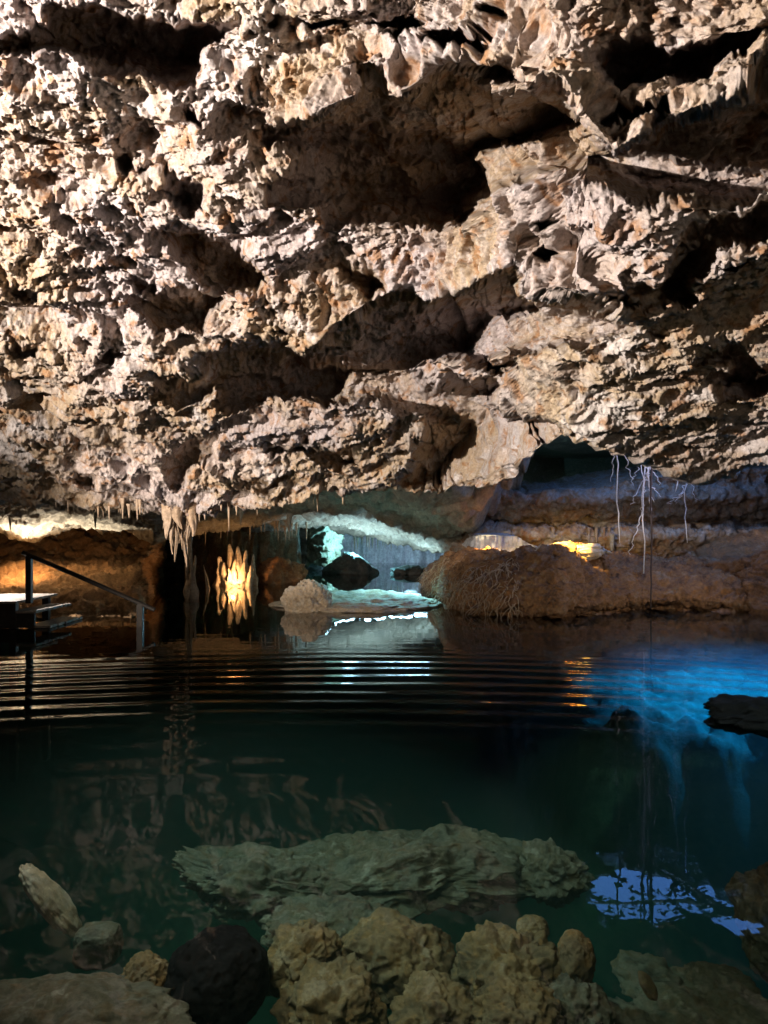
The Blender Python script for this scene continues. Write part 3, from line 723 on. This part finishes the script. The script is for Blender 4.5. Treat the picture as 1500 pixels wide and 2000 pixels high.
# ------------------------------------------------------------------ far chamber
boulder('hanging_rock', M_FLOW, at(610, 1052, 38.5), (1.35, 1.3, 1.35), 41, 6, 1.1, label='cyan lit rock mass hanging from the far ceiling', category='rock')
boulder('boulder', M_FAR, at(592, 1094, 40.5), (1.05, .9, 0.75), 42, 5, 1.0, label='bluish grey boulder below the cyan lit hanging rock', category='boulder')
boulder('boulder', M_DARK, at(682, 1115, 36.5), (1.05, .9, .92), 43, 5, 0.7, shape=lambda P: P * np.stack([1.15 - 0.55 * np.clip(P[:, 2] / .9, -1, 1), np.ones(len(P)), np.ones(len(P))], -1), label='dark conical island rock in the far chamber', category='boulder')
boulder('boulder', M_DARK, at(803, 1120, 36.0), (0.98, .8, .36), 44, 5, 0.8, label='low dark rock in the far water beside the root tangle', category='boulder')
def fluteb(P):
    return 0.35 * ridged(np.stack([P[..., 0] * 0.9, P[..., 2] * .1, P[..., 1] * 0 + 3], -1), 3) + 0.08 * fbm(P * 2, 3)
sheet('cave_wall', M_FAR, np.arange(500, 950, 2.0), lambda x: 945 + 0 * x, lambda x: 1104 + 0 * x, lambda X, Y, V: 49 + 0.0 * X, 70, disp=fluteb, kind='structure',
      label='pale blue grey back wall of the far chamber', category='cave wall')
for i in range(13):
    px = 690 + i * 8 + R.uniform(-3, 3); d = 42 + R.uniform(-1, 2)
    spike_obj('stalactite', M_FLOW, at(px, 1040, d), at(px, 1062 + R.uniform(0, 16), d), R.uniform(2, 4) / F * d, 'thin stalactite in the fringe over the far chamber', 'stalactite fringe over the far chamber', seed=140 + i, n=16, sides=8)
boulder('reflection_rock', M_PALE, at(604, 1184, 19.2), (0.60, .6, .66), 71, 6, .8, det=4.0, label='pale beige rock standing in for a water reflection at the end of the slab', category='rock')  # solid rock built in place of a bright reflection on the water
boulder('reflection_slab', M_PALE, (-0.75, 21.0, -0.02), (2.3, 2.5, .26), 72, 6, .5, det=1.6, label='low pale slab standing in for the cyan water reflection in front of the far chamber', category='rock')  # slab added where the water mirrors the cyan lit chamber
# fluted block with yellow top behind the bank
sheet('flowstone_curtain', M_FAR, np.arange(912, 1062, 1.2), ip([912, 930, 950, 1000, 1030, 1062], [1072, 1049, 1046, 1047, 1064, 1078]), lambda x: 1092 + 0 * x,
      lambda X, Y, V: 22.4 + 0.8 * ((X - 980) / 70) ** 2, 60, head=(0, 1.6, 0.1), disp=lambda P: 0.16 * ridged(np.stack([P[..., 0] * 4.5, P[..., 2] * .3, 0 * P[..., 0] + 3], -1), 3) + .05 * fbm(P * 4, 3), label='blue grey fluted flowstone block with a yellow lit top behind the bank', category='flowstone')
boulder('boulder', M_PALE, at(1108, 1077, 19.7), (0.98, .42, .20), 51, 5, 1.0, label='yellow lit pale rock lying on the crest of the clay bank', category='boulder')

# ------------------------------------------------------------------ wooden steps and handrail
def box(mb, lo, hi, bev=0.008):
    bm = bmesh.new(); bmesh.ops.create_cube(bm, size=1)
    for v_ in bm.verts: v_.co = [lo[k] + (v_.co[k] + .5) * (hi[k] - lo[k]) for k in range(3)]
    bmesh.ops.bevel(bm, geom=bm.edges[:], offset=bev, segments=2, affect='EDGES')
    bm.verts.index_update()
    V = [v_.co[:] for v_ in bm.verts]
    q = [[x.index for x in f.verts] for f in bm.faces if len(f.verts) == 4]; t = [[x.index for x in f.verts] for f in bm.faces if len(f.verts) == 3]
    bm.free(); mb.add(V, q, t)
st = empty('wooden_steps', (-9, 15.4, 0), label='weathered wooden steps leading down into the water beside the handrail', category='steps')
def part(name, mbx, mat, parent, sm=False):
    o = link(name, mbx.mesh(name, sm), mat); o.parent = parent; o.location = -np.array(parent.location); return o
for name_, x1, z1, y0, y1 in (('landing', -7.60, .575, 15.4, 17.4), ('tread', -7.22, .37, 15.45, 17.2), ('tread', -6.95, .06, 15.5, 17.2)):
    mbx = MB(); nb_ = 9
    for k in range(nb_):
        a = y0 + (y1 - y0) * k / nb_; box(mbx, (-12.5 if name_ == 'landing' else x1 - .5, a + .008, z1 - .05), (x1 + random.uniform(-.015, .015), y0 + (y1 - y0) * (k + 1) / nb_ - .008, z1))
    part(name_, mbx, M_WOOD, st)
for x1, z1, y0 in ((-7.64, .52, 15.44), (-7.27, .315, 15.49), (-7.0, .005, 15.54)):
    mbx = MB(); box(mbx, (-12.4, y0, z1 - (.5 if z1 > .5 else .3)), (x1, y0 + .06, z1)); part('fascia_board', mbx, M_RAIL, st)
for x in (-7.75, -8.9, -10.2):
    for y in (15.6, 17.1):
        mbx = MB(); box(mbx, (x - .07, y - .07, -3.2), (x + .07, y + .07, .52)); part('pile', mbx, M_RAIL, st)
hr = empty('handrail', at(55, 1170, 15.75), label='silhouette dark handrail slanting down from the wooden steps into the water', category='handrail')
mbx = MB(); V, q, t = tube([at(44, 1079, 15.75), at(150, 1124, 15.75), at(302, 1191, 15.75)], 0.048, 8); mbx.add(V, q, t); part('rail', mbx, M_RAIL, hr)
for px, a, b, hw in ((57, 1086, 1178, .058), (274, 1180, 1300, .062)):
    x = at(px, 0, 15.75)[0]; mbx = MB(); box(mbx, (x - hw, 15.75 - hw, at(px, b, 15.75)[2]), (x + hw, 15.75 + hw, at(px, a, 15.75)[2])); part('post', mbx, M_RAIL, hr)

# ------------------------------------------------------------------ hanging roots below the skylight
def hang(px, y0, y1, d, r, mat, label, seed, wig=0.05, forks=0, top_z=None):
    Rr = random.Random(seed); mb = MB()
    def strand(p0, p1, r0, r1, n=26, wg=wig):
        p0, p1 = np.array(p0), np.array(p1); t = np.linspace(0, 1, n); o = Rr.uniform(0, 50)
        pts = p0 + (p1 - p0) * t[:, None]
        pts[:, 0] += wg * fbm(np.stack([t * 6 + o, 0 * t, 0 * t], -1), 3) * np.minimum(1, t * 6); pts[:, 1] += wg * fbm(np.stack([t * 6 + o, 0 * t + 9, 0 * t], -1), 3)
        V, q, t_ = tube(pts, np.linspace(r0, r1, n), 6); mb.add(V, q, t_); return pts
    top = np.array(at(px, y0, d)); 
    if top_z: top[2] = top_z
    m_ = strand(top, at(px, y1, d), r, r * .55)
    for k in range(forks + (3 if forks else 0)):
        s = m_[Rr.randrange(6, 20)]; e = s + np.array([Rr.uniform(-.5, .5), Rr.uniform(-.3, .3), -Rr.uniform(.3, 1.3)])
        strand(s, e, r * .6, r * .25, 16, wig * 1.2)
    link('hanging_root', mb.mesh('hanging_root'), mat, base=tuple(top), label=label, category='root', group='roots hanging under the skylight')
hang(1272, 700, 1188, 18.3, .035, M_ROOTD, 'longest dark root reaching from the skylight down to the water', 1, .06, 0, 7.7)
hang(1258, 700, 1120, 18.6, .026, M_ROOT, 'pale root hanging close beside the longest dark root', 2, .10, 6, 7.7)
hang(1268, 700, 1010, 18.9, .028, M_ROOT, 'short branching pale root with bluish tips above the brown ledge', 3, .14, 8, 7.7)
hang(1207, 700, 1060, 18.0, .022, M_ROOT, 'thin kinked pale root hanging apart near the dark hollow', 4, .12, 2, 7.7)
hang(1320, 700, 960, 18.6, .020, M_ROOT, 'thin pale root ending short beside the overhang edge', 5, .10, 1, 7.7)
hang(1340, 700, 1060, 21.0, .020, M_ROOT, 'forked violet grey root against the banded wall', 6, .16, 5, 7.7)
hang(1252, 700, 1005, 18.2, .018, M_ROOT, 'wispy pale root in front of the branching root', 7, .16, 6, 7.7)

# ------------------------------------------------------------------ rocks under the water
def subm(px, py, d, r, mat, label, seed, **kw):
    return boulder(kw.pop('name', 'boulder'), mat, at(px, py, d), r, seed, kw.pop('sub', 6), kw.pop('rough', 1.0), label=label, category='rock', **kw)
def pxr(p, d): return p / F * d
subm(590, 1875, 4.15, (pxr(68, 4.15), .24, pxr(55, 4.15)), M_SUB, 'yellow topped boulder with dark underside at the end of the drowned heap', 201)
subm(772, 1872, 4.3, (pxr(108, 4.3), .28, pxr(64, 4.3)), M_SUB, 'broad orange brown boulder in the middle of the drowned heap', 202, rough=.8)
subm(1000, 1912, 4.1, (pxr(100, 4.1), .28, pxr(78, 4.1)), M_SUB, 'large knobbly pale boulder under the dark cavity of the drowned heap', 203, rough=1.2)
subm(850, 1985, 3.7, (pxr(76, 3.7), .26, pxr(48, 3.7)), M_SUB, 'rounded brown boulder lowest in the drowned heap', 204)
subm(650, 1975, 3.75, (pxr(92, 3.75), .28, pxr(62, 3.75)), M_SUB, 'brown boulder with pale chips low in the drowned heap', 205, rough=1.2)
subm(1120, 1965, 3.9, (pxr(60, 3.9), .26, pxr(55, 3.9)), M_SUBG, 'dim sloping boulder at the shaded flank of the drowned heap', 206)
subm(1000, 1985, 3.65, (pxr(85, 3.65), .2, pxr(50, 3.65)), M_SUB, 'small pale boulder tucked below the knobbly one', 207)
subm(650, 1812, 4.9, (pxr(120, 4.9), .3, pxr(34, 4.9)), M_SUBG, 'grey shaded boulder between the slab and the drowned heap', 208)
subm(1040, 1812, 4.4, (pxr(32, 4.4), .1, pxr(21, 4.4)), M_SUB, 'small oval brown stone by the mouth of the dark cavity', 209, rough=.5, sub=5)
subm(1126, 1872, 4.0, (pxr(38, 4.0), .11, pxr(46, 4.0)), M_SUB, 'pale pear shaped stone standing alone beside the heap', 210, rough=.6, sub=5)
subm(1265, 1925, 3.95, (pxr(13, 3.95), .05, pxr(30, 3.95)), M_SUB, 'small bean shaped stone in the dark green water', 211, rough=.5, sub=4, rot=.5)
# ledge slab
def slabshape(P):
    x = P[:, 0]; P = P.copy(); P[:, 2] += 0.06 * np.sin(x * 2.2) + 0.05 * fbm(P * 2.0, 2); return P
subm(735, 1700, 5.75, (pxr(360, 5.75), .5, pxr(46, 5.75)), M_SUBG, 'long flat grey green rock slab overhanging the dark cavity', 212, rough=.95, shape=slabshape, sub=7, name='rock_slab', rot=-0.01)
subm(1075, 1705, 5.6, (pxr(62, 5.6), .25, pxr(42, 5.6)), M_SUBG, 'pale broken end of the long rock slab', 213, rough=1.2)
subm(520, 1735, 5.5, (pxr(110, 5.5), .3, pxr(50, 5.5)), M_SUBG, 'crumbling grey green block under the end of the long slab', 214, rough=1.2)
# pale stones on the other side
subm(100, 1760, 4.6, (pxr(90, 4.6), .12, pxr(18, 4.6)), M_PALE, 'pale elongated stone lying at a slant on the dark bed', 215, rough=.6, rot=-.88, sub=5, det=0, pits=.2)
subm(192, 1846, 4.4, (pxr(44, 4.4), .12, pxr(36, 4.4)), M_SUBG, 'pale squarish block below the slanting elongated stone', 216, rough=.5, boxy=.4, sub=5, det=0)
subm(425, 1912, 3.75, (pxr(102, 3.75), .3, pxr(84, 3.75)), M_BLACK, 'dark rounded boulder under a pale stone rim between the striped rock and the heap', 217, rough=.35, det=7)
subm(428, 1842, 3.95, (pxr(96, 3.95), .09, pxr(9, 3.95)), M_SUBG, 'thin pale stone rim lying across the top of the dark rounded boulder', 221, rough=.6, det=0, sub=5, shape=lambda P: P + np.stack([0 * P[:, 0], 0 * P[:, 0], -1.6 * P[:, 0] ** 2], -1))
subm(285, 1920, 3.7, (pxr(50, 3.7), .15, pxr(48, 3.7)), M_SUB, 'striped yellow brown rock beside the dark rounded boulder', 218, rough=.7)
subm(110, 2005, 3.35, (pxr(270, 3.35), .3, pxr(62, 3.35)), M_SUBG, 'flat brown grey slab nearest the camera in shallow water', 219, rough=.5, name='rock_slab')
subm(1525, 1800, 4.6, (pxr(80, 4.6), .3, pxr(100, 4.6)), M_SUBG, 'tall grey green boulder cut by the frame edge', 220, rough=.8)
for i, (px, py, rx, ry) in enumerate([(1270, 1890, 60, 20), (1400, 1915, 70, 28), (1330, 1970, 80, 30), (1460, 1980, 70, 34), (1230, 1995, 50, 20)]):
    d = [4.5, 4.4, 4.05, 4.0, 3.9][i]
    subm(px, py + 25, d, (pxr(rx, d), .25, pxr(ry, d)), M_SUBG, ['dim green rubble rock under the bright blue reflection', 'dim green rubble rock below the tall edge boulder', 'wide dim green rubble rock low in the corner', 'dim green rubble rock deep in the corner', 'dim green rubble rock beside the bean shaped stone'][i], 230 + i, rough=1.1, sub=5)
# dark rock breaking the blue lit water
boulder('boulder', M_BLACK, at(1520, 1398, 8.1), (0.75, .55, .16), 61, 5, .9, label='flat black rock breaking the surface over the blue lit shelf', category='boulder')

# ------------------------------------------------------------------ leafy branch across the skylight
br = empty('overhanging_branch', (HOLE[0] + 2.4, HOLE[1] + 1.0, 9.3), label='leafy branch reaching across the skylight above the hanging roots', category='branch')
Rb = random.Random(9); mbx = MB(); lf = MB()
def twig(p, dirv, n, step, r):
    pts = [np.array(p, float)]; v_ = np.array(dirv, float)
    for i in range(n):
        v_ = v_ + np.array([Rb.uniform(-.3, .3), Rb.uniform(-.3, .3), Rb.uniform(-.15, .15)]); v_ /= np.linalg.norm(v_)
        pts.append(pts[-1] + v_ * step)
    V, q, t = tube(pts, np.linspace(r, r * .3, len(pts)), 6); mbx.add(V, q, t); return pts
for k in range(5):
    p = twig((HOLE[0] + 2.7, HOLE[1] + .4 + k * .75, 8.7 + .22 * k), (-1, Rb.uniform(-.3, .3), Rb.uniform(-.15, .1)), 12, .42, .07)
    for q_ in p[2:]:
        for s_ in (-1, 1):
            tw = twig(q_, (Rb.uniform(-.8, .1), s_, Rb.uniform(-.3, .3)), 4, .16, .016)
            for c in tw[1:]:
                for m2 in range(2):
                    a_ = Rb.uniform(0, 6.28); L_ = Rb.uniform(.16, .3); u_ = np.array([math.cos(a_), math.sin(a_), Rb.uniform(-.5, .3)]); w_ = np.array([-math.sin(a_), math.cos(a_), Rb.uniform(-.4, .4)])
                    lf.add([c, c + u_ * L_ * .5 + w_ * L_ * .28, c + u_ * L_, c + u_ * L_ * .5 - w_ * L_ * .28], [(0, 1, 2, 3)])
part('limb', mbx, M_ROOTB, br, True); part('foliage', lf, M_LEAF, br)
